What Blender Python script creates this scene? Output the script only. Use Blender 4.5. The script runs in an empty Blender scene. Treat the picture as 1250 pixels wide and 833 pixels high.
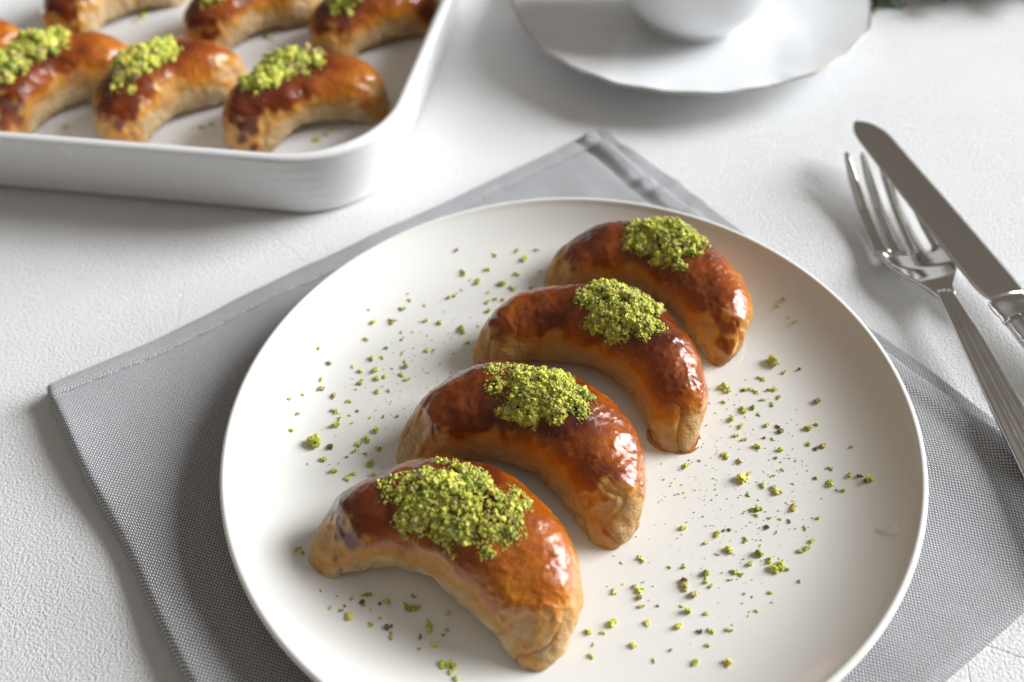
import bpy, math
import numpy as np
from mathutils import Matrix, Vector

# ------------------------------------------------------------------ camera, light, exposure
sc = bpy.context.scene
COL = sc.collection
cam_d = bpy.data.cameras.new("camera"); cam = bpy.data.objects.new("camera", cam_d); COL.objects.link(cam)
cam_d.sensor_width = 36.0; cam_d.lens = 34.56; cam_d.clip_start = 0.01; cam_d.clip_end = 20
_r = Vector((0.99832888, -0.04275521, -0.03887719)); _u = Vector((0.05778792, 0.73862766, 0.67163214)); _f = Vector((0.0, 0.6727564, -0.73986406))
cam.matrix_world = Matrix(((_r.x, _u.x, -_f.x, -0.01905), (_r.y, _u.y, -_f.y, -0.2271), (_r.z, _u.z, -_f.z, 0.31871), (0, 0, 0, 1)))
cam_d.dof.use_dof = True; cam_d.dof.focus_distance = 0.366; cam_d.dof.aperture_fstop = 5.4
sc.camera = cam

w = bpy.data.worlds.new("World"); sc.world = w; w.use_nodes = True
wt = w.node_tree   # a plain room: pale ceiling above, dimmer warm walls, dark below
_tc = wt.nodes.new("ShaderNodeTexCoord"); _sp = wt.nodes.new("ShaderNodeSeparateXYZ"); _rp = wt.nodes.new("ShaderNodeValToRGB")
wt.links.new(_tc.outputs["Generated"], _sp.inputs[0]); wt.links.new(_sp.outputs[2], _rp.inputs[0]); wt.links.new(_rp.outputs[0], wt.nodes["Background"].inputs[0])
_e = _rp.color_ramp.elements; _e[0].position = 0.0; _e[0].color = (0.36, 0.32, 0.275, 1); _e[1].position = 1.0; _e[1].color = (0.80, 0.76, 0.71, 1)
_m = _e.new(0.50); _m.color = (0.33, 0.29, 0.245, 1)
_m = _e.new(0.80); _m.color = (0.36, 0.325, 0.285, 1)
wt.nodes["Background"].inputs[1].default_value = 0.52

def area(name, loc, target, sx, sy, power, col):
    d = bpy.data.lights.new(name, 'AREA'); d.shape = 'RECTANGLE'; d.size = sx; d.size_y = sy; d.energy = power; d.color = col
    o = bpy.data.objects.new(name, d); COL.objects.link(o); o.location = loc
    o.rotation_euler = (Vector(target) - Vector(loc)).to_track_quat('-Z', 'Y').to_euler()
    return o
area("window_light", (10.7, 2.5, 5.0), (0.0, 0.05, 0.0), 6.2, 8.0, 3750.0, (0.94, 0.97, 1.0))

sc.view_settings.view_transform = 'Standard'; sc.view_settings.look = 'None'
sc.view_settings.exposure = 0.02; sc.view_settings.gamma = 1.0
sc.cycles.use_denoising = True
sc.cycles.max_bounces = 6; sc.cycles.use_adaptive_sampling = True; sc.cycles.adaptive_threshold = 0.02

# ------------------------------------------------------------------ helpers
rng = np.random.default_rng(7)

def _hash(ix, iy, iz, seed):
    h = (ix * 374761393 + iy * 668265263 + iz * 2147483647 + seed * 1274126177) & 0xFFFFFFFF
    h = ((h ^ (h >> 13)) * 1274126177) & 0xFFFFFFFF
    return (h ^ (h >> 16)) & 0xFFFFFFFF
_G = np.array([(1,1,0),(-1,1,0),(1,-1,0),(-1,-1,0),(1,0,1),(-1,0,1),(1,0,-1),(-1,0,-1),(0,1,1),(0,-1,1),(0,1,-1),(0,-1,-1)], float)
def noise(P, scale, seed=0):
    """gradient noise, about -1..1, at points P (...,3)"""
    Q = np.asarray(P, float) * scale
    I = np.floor(Q).astype(np.int64); F = Q - I
    Wt = F * F * F * (F * (F * 6 - 15) + 10)
    out = 0
    for dx in (0, 1):
        for dy in (0, 1):
            for dz in (0, 1):
                g = _G[_hash(I[..., 0] + dx, I[..., 1] + dy, I[..., 2] + dz, seed) % 12]
                d = (g * (F - np.array([dx, dy, dz]))).sum(-1)
                wx = Wt[..., 0] if dx else 1 - Wt[..., 0]
                wy = Wt[..., 1] if dy else 1 - Wt[..., 1]
                wz = Wt[..., 2] if dz else 1 - Wt[..., 2]
                out = out + d * wx * wy * wz
    return out * 1.4
def sstep(a, b, x):
    t = np.clip((x - a) / (b - a), 0, 1); return t * t * (3 - 2 * t)

def mesh(name, V, faces, smooth=True):
    """faces: list of index arrays, each (k, n) for n-gons"""
    me = bpy.data.meshes.new(name)
    V = np.asarray(V, np.float32).reshape(-1, 3)
    me.vertices.add(len(V)); me.vertices.foreach_set("co", V.ravel())
    loops, starts, pos = [], [], 0
    for f in faces:
        f = np.asarray(f, np.int32)
        if f.ndim == 1: f = f[None]
        loops.append(f.ravel()); starts.append(pos + np.arange(len(f)) * f.shape[1]); pos += f.size
    loops = np.concatenate(loops); starts = np.concatenate(starts)
    me.loops.add(len(loops)); me.loops.foreach_set("vertex_index", loops)
    me.polygons.add(len(starts)); me.polygons.foreach_set("loop_start", starts.astype(np.int32))
    me.update(calc_edges=True); me.validate()
    me.polygons.foreach_set("use_smooth", np.full(len(me.polygons), smooth))
    return me
def attr(me, name, data, kind='FLOAT'):
    a = me.attributes.new(name, kind, 'POINT')
    if kind == 'FLOAT': a.data.foreach_set("value", np.asarray(data, np.float32).ravel())
    elif kind == 'FLOAT_COLOR': a.data.foreach_set("color", np.asarray(data, np.float32).ravel())
    elif kind == 'FLOAT2': a.data.foreach_set("vector", np.asarray(data, np.float32).ravel())
def obj(name, me, mat, parent=None, loc=None, rotz=0):
    o = bpy.data.objects.new(name, me); COL.objects.link(o)
    if mat and not me.materials: me.materials.append(mat)
    if parent: o.parent = parent
    if loc is not None: o.location = loc
    if rotz: o.rotation_euler[2] = rotz
    return o
def empty(name, loc=(0, 0, 0), rotz=0):
    o = bpy.data.objects.new(name, None); COL.objects.link(o); o.location = loc; o.rotation_euler[2] = rotz
    o.empty_display_size = 0.01
    return o
def tag(o, label, cat=None, group=None, kind=None):
    o["label"] = label
    if cat: o["category"] = cat
    if group: o["group"] = group
    if kind: o["kind"] = kind
    return o
def gridfaces(n, m, wrap=True, off=0):
    i = np.arange(n - 1)[:, None]; j = np.arange(m if wrap else m - 1)[None]
    a = i * m + j; b = i * m + (j + 1) % m
    return np.stack([a, b, b + m, a + m], -1).reshape(-1, 4) + off
def loft(rings, cap0=True, cap1=True):
    R = np.asarray(rings, float); n, m = R.shape[:2]
    f = [gridfaces(n, m)]
    if cap0: f.append(np.arange(m)[::-1][None])
    if cap1: f.append((np.arange(m) + (n - 1) * m)[None])
    return R.reshape(-1, 3), f
def loft_mesh(name, rings, cap0=True, cap1=True, smooth=True):
    V, f = loft(rings, cap0, cap1); return mesh(name, V, f, smooth)
def lathe(name, prof, seg=160, rmod=None):
    th = np.linspace(0, 2 * math.pi, seg, endpoint=False)
    rings = []
    for k, (rad, z) in enumerate(prof):
        rr = np.full(seg, rad); zz = np.full(seg, z)
        if rmod is not None: rr, zz = rmod(rad, z, th)
        rings.append(np.stack([rr * np.cos(th), rr * np.sin(th), zz], -1))
    return loft_mesh(name, rings)
def smooth_path(pts, sub=6):
    """Catmull-Rom resample of a profile"""
    P = np.asarray(pts, float); Q = np.vstack([2 * P[0] - P[1], P, 2 * P[-1] - P[-2]])
    out = []
    for i in range(1, len(Q) - 2):
        for k in range(sub):
            t = k / sub
            out.append(0.5 * ((2 * Q[i]) + (-Q[i - 1] + Q[i + 1]) * t + (2 * Q[i - 1] - 5 * Q[i] + 4 * Q[i + 1] - Q[i + 2]) * t * t + (-Q[i - 1] + 3 * Q[i] - 3 * Q[i + 1] + Q[i + 2]) * t ** 3))
    out.append(P[-1]); return np.array(out)
def lerp_tab(tab, x):
    T = np.asarray(tab, float); return np.array([np.interp(x, T[:, 0], T[:, k]) for k in range(1, T.shape[1])])

# ------------------------------------------------------------------ materials
class NT:
    def __init__(s, name):
        s.m = bpy.data.materials.new(name); s.m.use_nodes = True
        s.t = s.m.node_tree; s.b = s.t.nodes["Principled BSDF"]
    def n(s, kind, **kw):
        nd = s.t.nodes.new(kind)
        for k, v in kw.items(): setattr(nd, k, v)
        return nd
    def link(s, a, b): s.t.links.new(a, b)
    def put(s, sock, v):
        if isinstance(v, bpy.types.NodeSocket): s.link(v, sock)
        else: sock.default_value = v
    def math(s, op, a, b=0.0, c=None, clamp=False):
        nd = s.n("ShaderNodeMath", operation=op, use_clamp=clamp); s.put(nd.inputs[0], a); s.put(nd.inputs[1], b)
        if c is not None: s.put(nd.inputs[2], c)
        return nd.outputs[0]
    def mix(s, f, a, b):
        nd = s.n("ShaderNodeMix", data_type='RGBA'); s.put(nd.inputs[0], f)
        s.put(nd.inputs[6], a if isinstance(a, bpy.types.NodeSocket) else (*a, 1)); s.put(nd.inputs[7], b if isinstance(b, bpy.types.NodeSocket) else (*b, 1))
        return nd.outputs[2]
    def mixf(s, f, a, b):
        nd = s.n("ShaderNodeMix", data_type='FLOAT'); s.put(nd.inputs[0], f); s.put(nd.inputs[2], a); s.put(nd.inputs[3], b)
        return nd.outputs[0]
    def noise(s, scale, detail=2, rough=0.5, vec=None, out=0):
        nd = s.n("ShaderNodeTexNoise"); nd.inputs["Scale"].default_value = scale; nd.inputs["Detail"].default_value = detail; nd.inputs["Roughness"].default_value = rough
        s.link(vec if vec is not None else s.coord(), nd.inputs["Vector"]); return nd.outputs[out]
    def coord(s):
        if not hasattr(s, "_c"): s._c = s.n("ShaderNodeTexCoord").outputs["Object"]
        return s._c
    def attr(s, name, out=2): return s.n("ShaderNodeAttribute", attribute_name=name).outputs[out]
    def ramp(s, f, stops):
        nd = s.n("ShaderNodeValToRGB"); s.put(nd.inputs[0], f); e = nd.color_ramp.elements
        while len(e) < len(stops): e.new(0.5)
        for k, (p, c) in enumerate(stops): e[k].position = p; e[k].color = (*c, 1) if len(c) == 3 else c
        return nd.outputs[0]
    def rng(s, v, a, b, c=0.0, d=1.0):
        nd = s.n("ShaderNodeMapRange", interpolation_type='SMOOTHSTEP'); s.put(nd.inputs[0], v)
        for k, x in enumerate((a, b, c, d)): nd.inputs[k + 1].default_value = x
        return nd.outputs[0]
    def bump(s, h, dist, strength=1.0, normal=None):
        nd = s.n("ShaderNodeBump"); nd.inputs["Strength"].default_value = strength; nd.inputs["Distance"].default_value = dist
        s.link(h, nd.inputs["Height"])
        if normal is not None: s.link(normal, nd.inputs["Normal"])
        return nd.outputs[0]
    def set(s, **kw):
        for k, v in kw.items():
            s.put(s.b.inputs[k.replace("_", " ")], v if not (isinstance(v, tuple) and len(v) == 3 and "Color" in k) else (*v, 1))
        return s.m

def m_table():
    t = NT("white_plaster")
    a = t.noise(820, 3, 0.68); b = t.noise(2800, 2, 0.5); c = t.noise(60, 3, 0.6); big = t.noise(7, 3, 0.6)
    vo = t.n("ShaderNodeTexVoronoi", feature='SMOOTH_F1'); vo.inputs['Scale'].default_value = 1050; vo.inputs['Smoothness'].default_value = 0.35
    dv = t.n('ShaderNodeVectorMath', operation='MULTIPLY_ADD'); t.link(t.noise(400, 2, 0.5, None, 1), dv.inputs[0]); dv.inputs[1].default_value = (.0012, .0012, .0012); t.link(t.coord(), dv.inputs[2]); t.link(dv.outputs[0], vo.inputs['Vector'])
    pits = t.math('ADD', t.math('MULTIPLY', vo.outputs['Distance'], t.mixf(t.noise(25, 3), -0.2, -1.0)), t.math('MULTIPLY', a, 3.2))
    h = t.math('ADD', t.math('MULTIPLY', pits, 0.75), t.math('MULTIPLY', b, 0.30))
    h = t.math('ADD', h, t.math('MULTIPLY', c, 0.8))
    # hairline cracks: straight segments in table metres
    sep = t.n("ShaderNodeSeparateXYZ"); t.link(t.coord(), sep.inputs[0])
    wob = t.math('MULTIPLY', t.math('SUBTRACT', t.noise(90, 2), 0.5), 0.004)
    crack = None
    for (x0, y0, x1, y1, wd) in ((.100, -.0745, .150, -.0945, .00035), (.128, -.086, .1235, -.101, .00028), (-.1735, .118, -.170, .088, .00018), (-.137, .146, -.112, .118, .00018)):
        L = math.hypot(x1 - x0, y1 - y0); ux, uy = (x1 - x0) / L, (y1 - y0) / L
        dx = t.math('SUBTRACT', sep.outputs[0], x0); dy = t.math('SUBTRACT', sep.outputs[1], y0)
        al = t.math('ADD', t.math('MULTIPLY', dx, ux), t.math('MULTIPLY', dy, uy))
        pe = t.math('ABSOLUTE', t.math('ADD', t.math('SUBTRACT', t.math('MULTIPLY', dx, -uy), t.math('MULTIPLY', dy, -ux)), wob))
        over = t.math('MAXIMUM', t.math('SUBTRACT', al, L), t.math('MULTIPLY', al, -1.0))
        dist = t.math('MAXIMUM', pe, over)
        k = t.rng(dist, wd * 0.3, wd * 1.6, 1.0, 0.0)
        crack = k if crack is None else t.math('MAXIMUM', crack, k)
    h = t.math('SUBTRACT', h, t.math('MULTIPLY', crack, 0.6))
    col = t.mix(t.rng(big, 0.3, 0.7), (0.76, 0.76, 0.76), (0.815, 0.81, 0.80))
    col = t.mix(t.math('MULTIPLY', t.rng(a, 0.25, 0.45, 1.0, 0.0), 0.25), col, (0.55, 0.53, 0.50))
    col = t.mix(t.math('MULTIPLY', crack, 0.22), col, (0.25, 0.21, 0.17))
    return t.set(Base_Color=col, Roughness=t.mixf(c, 0.7, 0.85), Specular_IOR_Level=0.2, Normal=t.bump(h, 0.00042, 1.0))
def m_weave():
    t = NT("grey_weave")
    uv = t.n("ShaderNodeAttribute", attribute_name="weave").outputs[1]
    jit = t.noise(160, 2, 0.5); jit2 = t.noise(900, 2, 0.5)
    sep = t.n("ShaderNodeSeparateXYZ"); t.link(uv, sep.inputs[0])
    p = 0.00070
    U = t.math('ADD', t.math('MULTIPLY', sep.outputs[0], 1 / p), t.math('MULTIPLY', jit, 1.6))
    V = t.math('ADD', t.math('MULTIPLY', sep.outputs[1], 1 / (p * 1.25)), t.math('MULTIPLY', jit2, 0.5))
    fu = t.math('FRACT', U); fv = t.math('FRACT', V)
    chk = t.math('FLOORED_MODULO', t.math('ADD', t.math('FLOOR', U), t.math('FLOOR', V)), 2.0)
    su = t.math('SINE', t.math('MULTIPLY', fu, math.pi)); sv = t.math('SINE', t.math('MULTIPLY', fv, math.pi))
    over = t.math('MULTIPLY', su, t.math('ADD', t.math('MULTIPLY', sv, 0.6), 0.4))
    h = t.math('MULTIPLY', over, t.mixf(chk, 0.45, 1.0))
    col = t.mix(chk, (0.225, 0.225, 0.232), (0.78, 0.78, 0.80))
    gap_shade = t.rng(over, 0.12, 0.55, 1.0, 0.0)
    col = t.mix(t.math('MULTIPLY', gap_shade, 0.75), col, (0.075, 0.073, 0.076))  # occlusion shade between the threads, painted into the cloth colour
    col = t.mix(t.math('MULTIPLY', t.rng(jit2, 0.4, 0.7), 0.18), col, (0.45, 0.44, 0.44))
    return t.set(Base_Color=col, Roughness=0.85, Sheen_Weight=0.15, Normal=t.bump(h, 0.00042, 1.0))
def m_ceramic(name, col, rough=0.1, ridges=False):
    t = NT(name)
    n1 = t.noise(35, 3); n2 = t.noise(12, 2)
    c = t.mix(t.rng(n2, 0.3, 0.7), col, tuple(x * 0.975 for x in col))
    return t.set(Base_Color=c, Roughness=t.mixf(n1, rough * 0.7, rough * 1.5), IOR=1.5, Coat_Weight=0.3, Coat_Roughness=0.04, Normal=t.bump(n1, 0.00012, 0.5))
def m_metal():
    t = NT("polished_steel")
    n1 = t.noise(180, 3); n2 = t.noise(2500, 2)
    return t.set(Base_Color=(0.70, 0.685, 0.66), Metallic=1.0, Roughness=t.mixf(n1, 0.06, 0.13), Normal=t.bump(n2, 0.00002, 0.2, t.bump(t.noise(28, 2), 0.0012, 0.5)))
def m_pastry():
    t = NT("glazed_dough")
    g = t.attr("glaze"); bk = t.attr("bake")
    n1 = t.noise(300, 5, 0.65); n2 = t.noise(1100, 3, 0.65); n3 = t.noise(90, 3, 0.6)
    dough = t.mix(t.rng(n3, 0.3, 0.7), (0.42, 0.225, 0.062), (0.53, 0.32, 0.115))
    dough = t.mix(t.attr('pale'), dough, t.mix(t.rng(n3, 0.3, 0.7), (0.46, 0.30, 0.13), (0.60, 0.45, 0.25)))
    dough = t.mix(t.math('MULTIPLY', t.rng(n1, 0.55, 0.75), 0.45), dough, (0.36, 0.19, 0.065))
    flake = t.n("ShaderNodeMapping"); t.link(t.coord(), flake.inputs[0]); flake.inputs[3].default_value = (1, 1, 4.5)
    fl = t.noise(150, 4, 0.65, flake.outputs[0])
    dough = t.mix(t.math('MULTIPLY', t.rng(fl, 0.5, 0.72), 0.5), dough, (0.50, 0.27, 0.075))
    dough = t.mix(t.math('MULTIPLY', t.rng(fl, 0.48, 0.28), 0.5), dough, (0.64, 0.50, 0.30))
    dough = t.mix(t.math('MULTIPLY', t.attr('crease'), 0.45), dough, (0.30, 0.13, 0.03))
    gg = t.math('ADD', g, t.math('MULTIPLY', t.math('SUBTRACT', n1, 0.5), 0.35))
    gold = t.mix(n3, (0.58, 0.30, 0.065), (0.50, 0.21, 0.030))
    bb = t.math('ADD', bk, t.math('MULTIPLY', t.math('SUBTRACT', n1, 0.5), 0.5))
    glaze = t.ramp(bb, [(0.0, (0.60, 0.24, 0.018)), (0.34, (0.46, 0.145, 0.009)), (0.62, (0.31, 0.068, 0.005)), (0.95, (0.105, 0.015, 0.0022))])
    col = t.mix(t.rng(gg, -0.04, 0.32), dough, gold)
    col = t.mix(t.rng(gg, 0.38, 0.8), col, glaze)
    gs = t.rng(gg, 0.15, 0.6)
    h = t.math('ADD', t.math('MULTIPLY', n1, t.mixf(gs, 1.0, t.mixf(bk, 1.1, 0.40))), t.math('MULTIPLY', n2, t.mixf(gs, 0.5, 0.12)))
    h = t.math('ADD', h, t.math('MULTIPLY', fl, t.mixf(gs, 1.1, 0.0)))
    nb = t.bump(h, 0.0011, 0.85)
    t.set(Base_Color=col, Roughness=t.mixf(gs, 0.5, 0.28), Specular_IOR_Level=t.mixf(gs, 0.5, 0.15), Subsurface_Weight=0.15, Subsurface_Radius=(0.004, 0.0018, 0.0007), Subsurface_Scale=1.0, Normal=nb,
          Coat_Weight=t.mixf(gs, 0.10, 1.0), Coat_Roughness=t.mixf(gs, 0.25, 0.03), Coat_IOR=1.42)
    t.link(t.bump(h, 0.0006, 0.7), t.b.inputs["Coat Normal"])
    return t.m
def m_nut():
    t = NT("pistachio")
    c = t.attr("nutcol", 0); n1 = t.noise(1800, 2)
    return t.set(Base_Color=t.mix(t.math('MULTIPLY', n1, 0.35), c, (0.50, 0.46, 0.10)), Roughness=0.6, Subsurface_Weight=0.3, Subsurface_Radius=(0.0016, 0.0016, 0.0005), Subsurface_Scale=1.0)
def m_plain(name, col, rough=0.5, **kw):
    t = NT(name); n1 = t.noise(200, 3)
    return t.set(Base_Color=t.mix(t.rng(n1, 0.3, 0.7), col, tuple(x * 0.8 for x in col)), Roughness=rough, **kw)
def m_syrup():
    t = NT("sugar_syrup"); n1 = t.noise(150, 2)
    return t.set(Base_Color=t.mix(n1, (0.55, 0.20, 0.03), (0.42, 0.12, 0.012)), Roughness=0.06, Coat_Weight=1.0, Coat_Roughness=0.03, Alpha=0.8, Transmission_Weight=0.25)
M = dict(table=m_table(), weave=m_weave(), plate=m_ceramic("cream_porcelain", (0.77, 0.756, 0.715), 0.10), dish=m_ceramic("white_stoneware", (0.80, 0.80, 0.80), 0.22),
         cup=m_ceramic("white_porcelain", (0.80, 0.81, 0.82), 0.12), steel=m_metal(), pastry=m_pastry(), nut=m_nut(), syrup=m_syrup(),
         thread=m_plain("pale_thread", (0.82, 0.81, 0.80), 0.8), rim=m_plain("worn_silver_rim", (0.30, 0.26, 0.21), 0.35, Metallic=0.7),
         leaf=m_plain("green_leaf", (0.035, 0.075, 0.02), 0.45), stem=m_plain("green_stem", (0.05, 0.09, 0.03), 0.5), drip=m_plain("dried_syrup_drop", (0.80, 0.775, 0.72), 0.08, Coat_Weight=1.0))

# ------------------------------------------------------------------ table
me = mesh("table", [(-1.1, -0.7, 0), (0.9, -0.7, 0), (0.9, 0.75, 0), (-1.1, 0.75, 0), (-1.1, -0.7, -0.03), (0.9, -0.7, -0.03), (0.9, 0.75, -0.03), (-1.1, 0.75, -0.03)],
          [np.array([(0, 1, 2, 3), (7, 6, 5, 4), (0, 4, 5, 1), (1, 5, 6, 2), (2, 6, 7, 3), (3, 7, 4, 0)])], False)
tb = obj("table_top", me, M["table"]); tb["kind"] = "structure"; tb["label"] = "white rough plastered table top"

# ------------------------------------------------------------------ plate profile (used for resting things too)
PLATE_FLOOR = 0.0085
def plate_z(r):
    t = np.clip((r - .090) / .0375, 0, 1); return PLATE_FLOOR + .0152 * t ** 2.4

# ------------------------------------------------------------------ napkin
NA = np.array([0.8387, 0.5446]); NB = np.array([0.5446, -0.8387]); N0 = np.array([-0.2185, 0.0455])
napkin = tag(empty("napkin", (N0[0], N0[1], 0.0)), "grey woven cloth napkin folded square under the plate", "napkin")
def densify(L, r, step):
    e = np.array([0, .0001, .0004, .0009, .0016, .0025, .0036, .005, .0068]) * (r / .004)
    inner = np.arange(e[-1] + step, L - e[-1], step)
    return np.concatenate([e, inner, L - e[::-1]])
def napkin_layer(name, a0, a1, b0, b1, zb, th, r, extra, seed):
    A = densify(a1 - a0, r, .0022); B = densify(b1 - b0, r, .0022)
    aa, bb = np.meshgrid(A, B, indexing='ij')
    def edge(d):
        return np.sqrt(np.clip(1 - (1 - np.clip(d / r, 0, 1)) ** 2, 0, 1))
    e = np.minimum(edge(aa), edge((a1 - a0) - aa)); e2 = np.minimum(edge(bb), edge((b1 - b0) - bb))
    E = np.minimum(e, e2)
    ga, gb = aa + a0, bb + b0
    wx = N0[0] + ga * NA[0] + gb * NB[0]; wy = N0[1] + ga * NA[1] + gb * NB[1]
    P3 = np.stack([ga, gb, np.full_like(ga, seed * 1.7)], -1)
    rad = np.hypot(wx, wy)
    free = sstep(.088, .120, rad)
    H = th + extra(ga, gb) * free + noise(P3, 17, seed) * .0013 * free + noise(P3 * np.array([1, .5, 1]), 48, seed + 1) * .0005 * free
    z = zb + H * E
    # wobbling outline
    ja = noise(P3, 14, seed + 3) * .0026; jb = noise(P3, 14, seed + 4) * .0016
    la = ga + ja + .0022 * np.exp(-np.abs(gb) / .005) * np.exp(-np.abs(ga) / .03); lb = gb + jb + .0025 * np.exp(-np.abs(ga) / .006) * np.exp(-np.abs(gb) / .03)
    V = np.stack([la * NA[0] + lb * NB[0], la * NA[1] + lb * NB[1], z], -1)
    n, m = ga.shape
    f = gridfaces(n, m, False)
    border = np.concatenate([np.arange(m), np.arange(1, n) * m + m - 1, (n - 1) * m + np.arange(m - 2, -1, -1), np.arange(n - 2, 0, -1) * m])
    me = mesh(name, V, [f, border[None]])
    # weave coordinate: follow the slope so that threads do not stretch over rounded edges
    zs = zb + th * E
    da = np.zeros_like(ga); da[1:] = np.hypot(np.diff(ga, axis=0), np.diff(zs, axis=0)); db = np.zeros_like(gb); db[:, 1:] = np.hypot(np.diff(gb, axis=1), np.diff(zs, axis=1))
    da = da[:, m // 2][:, None] + 0 * ga; db = db[n // 2][None] + 0 * gb
    at = me.attributes.new("weave", 'FLOAT_VECTOR', 'POINT'); at.data.foreach_set("vector", np.stack([np.cumsum(da, 0) + a0, np.cumsum(db, 1) + b0, np.zeros_like(ga)], -1).astype(np.float32).ravel())
    return obj(name, me, M["weave"], napkin), V.reshape(n, m, 3), ga, gb
def low_extra(a, b): return .0012 * np.exp(-a / .02) + .0010 * np.exp(-np.abs(a - .302) / .010) * np.sin(b * 260 + noise(np.stack([a, b, a * 0], -1), 30, 5) * 3) * sstep(.16, .02, b)
def top_extra(a, b):
    hump = .0056 * np.exp(-a / .024) * (1 + .25 * np.sin(b * 45))
    hem = -.0007 * np.exp(-((b - .0115) / .0009) ** 2) + .0006 * sstep(.0115, .009, b)
    g = .2845
    rhem = -.0016 * np.exp(-((a - g) / .0016) ** 2) * sstep(.15, .01, b) + .0014 * sstep(g, g + .004, a)
    puck = .0014 * np.sin(b * 330 + 5 * noise(np.stack([a * .3, b, a * 0], -1), 35, 8)) * sstep(g + .001, g + .006, a) * sstep(.17, .02, b)
    waves = .0012 * noise(np.stack([a, b * .35, a * 0], -1), 55, 12) * sstep(.20, .28, a)
    return hump + hem + rhem + puck + waves
lo, _, _, _ = napkin_layer("lower_fold", 0.0015, 0.3055, -0.0030, 0.3035, 0.0, .0024, .0016, low_extra, 3)
up, UV_, ga, gb = napkin_layer("upper_fold", 0.0, 0.2965, 0.0, 0.3025, .0022, .0022, .0040, top_extra, 9)
# hem stitches: short raised threads along the upper fold's hem
st_v, st_f = [], []
j0 = int(np.argmin(np.abs(gb[0] - .0112)))
for k, a in enumerate(np.arange(.008, .29, .0027)):
    i = int(np.argmin(np.abs(ga[:, 0] - a))); p = UV_[i, j0]
    d = np.array([NA[0], NA[1], 0]) * .00100; s = np.array([NB[0], NB[1], 0]) * .00045; upv = np.array([0, 0, .00045])
    p = p * 1.0; p[2] = UV_[i, j0 - 1:j0 + 2, 2].max() + .00012
    base = len(st_v) * 6
    st_v.append([p - d, p - d * .5 + s, p - d * .5 - s + upv * .2, p + d * .5 + s, p + d * .5 - s + upv * .2, p + d]); 
    st_v[-1][1] = st_v[-1][1] + upv; st_v[-1][3] = st_v[-1][3] + upv
    st_f += [(base, base + 2, base + 1, base + 1), ]
st_v = np.array(st_v).reshape(-1, 3); q = np.arange(len(st_v) // 6)[:, None] * 6
tri = np.concatenate([q + np.array([0, 2, 1]), q + np.array([1, 2, 4]), q + np.array([1, 4, 3]), q + np.array([3, 4, 5])])
s_ = obj("hem_stitching", mesh("hem_stitching", st_v, [tri]), M["thread"], napkin); s_["kind"] = "stuff"

# ------------------------------------------------------------------ serving plate
def arc(cx, cz, r, a0, a1, n): return [(cx + r * math.cos(math.radians(a)), cz + r * math.sin(math.radians(a))) for a in np.linspace(a0, a1, n)]
pp = [(0.0006, PLATE_FLOOR), (.03, PLATE_FLOOR), (.06, PLATE_FLOOR), (.085, PLATE_FLOOR)] + [(r, float(plate_z(r))) for r in np.linspace(.090, .1272, 22)]
pp += arc(.1284, .0229, .0016, 120, -40, 9)
pp += smooth_path([(.1290, .0205), (.1245, .0165), (.116, .0115), (.105, .0075), (.094, .0057), (.088, .0053), (.086, .0047), (.0835, .0046), (.082, .0052), (.06, .0054), (.02, .0054)], 4).tolist() + [(.0006, .0054)]
plate = tag(obj("dinner_plate", lathe("dinner_plate", pp, 256), M["plate"]), "round cream white porcelain plate with four pastries on it", "plate")
# dried syrup drop running down the inside of the rim
dm = []
for i in range(14):
    a = i / 13; row = []
    rr = .1230 - .0075 * a; wd = .0026 * math.sin(math.pi * min(1, a * .8 + .15)) ** .6 * (1.25 - .5 * a)
    for k in range(9):
        s = (k / 8 - .5) * 2; an = math.radians(-25.5) + s * wd / rr
        row.append((rr * math.cos(an), rr * math.sin(an), float(plate_z(rr)) + .00008 + .00028 * max(0, 1 - s * s) * math.sin(math.pi * (a * .98 + .01))))
    dm.append(row)
V, f = np.array(dm).reshape(-1, 3), [gridfaces(14, 9, False)]
tag(obj("syrup_drop", mesh("syrup_drop", V, f), M["drip"]), "pale dried syrup drop on the plate's right inner wall", "syrup drop")

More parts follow.
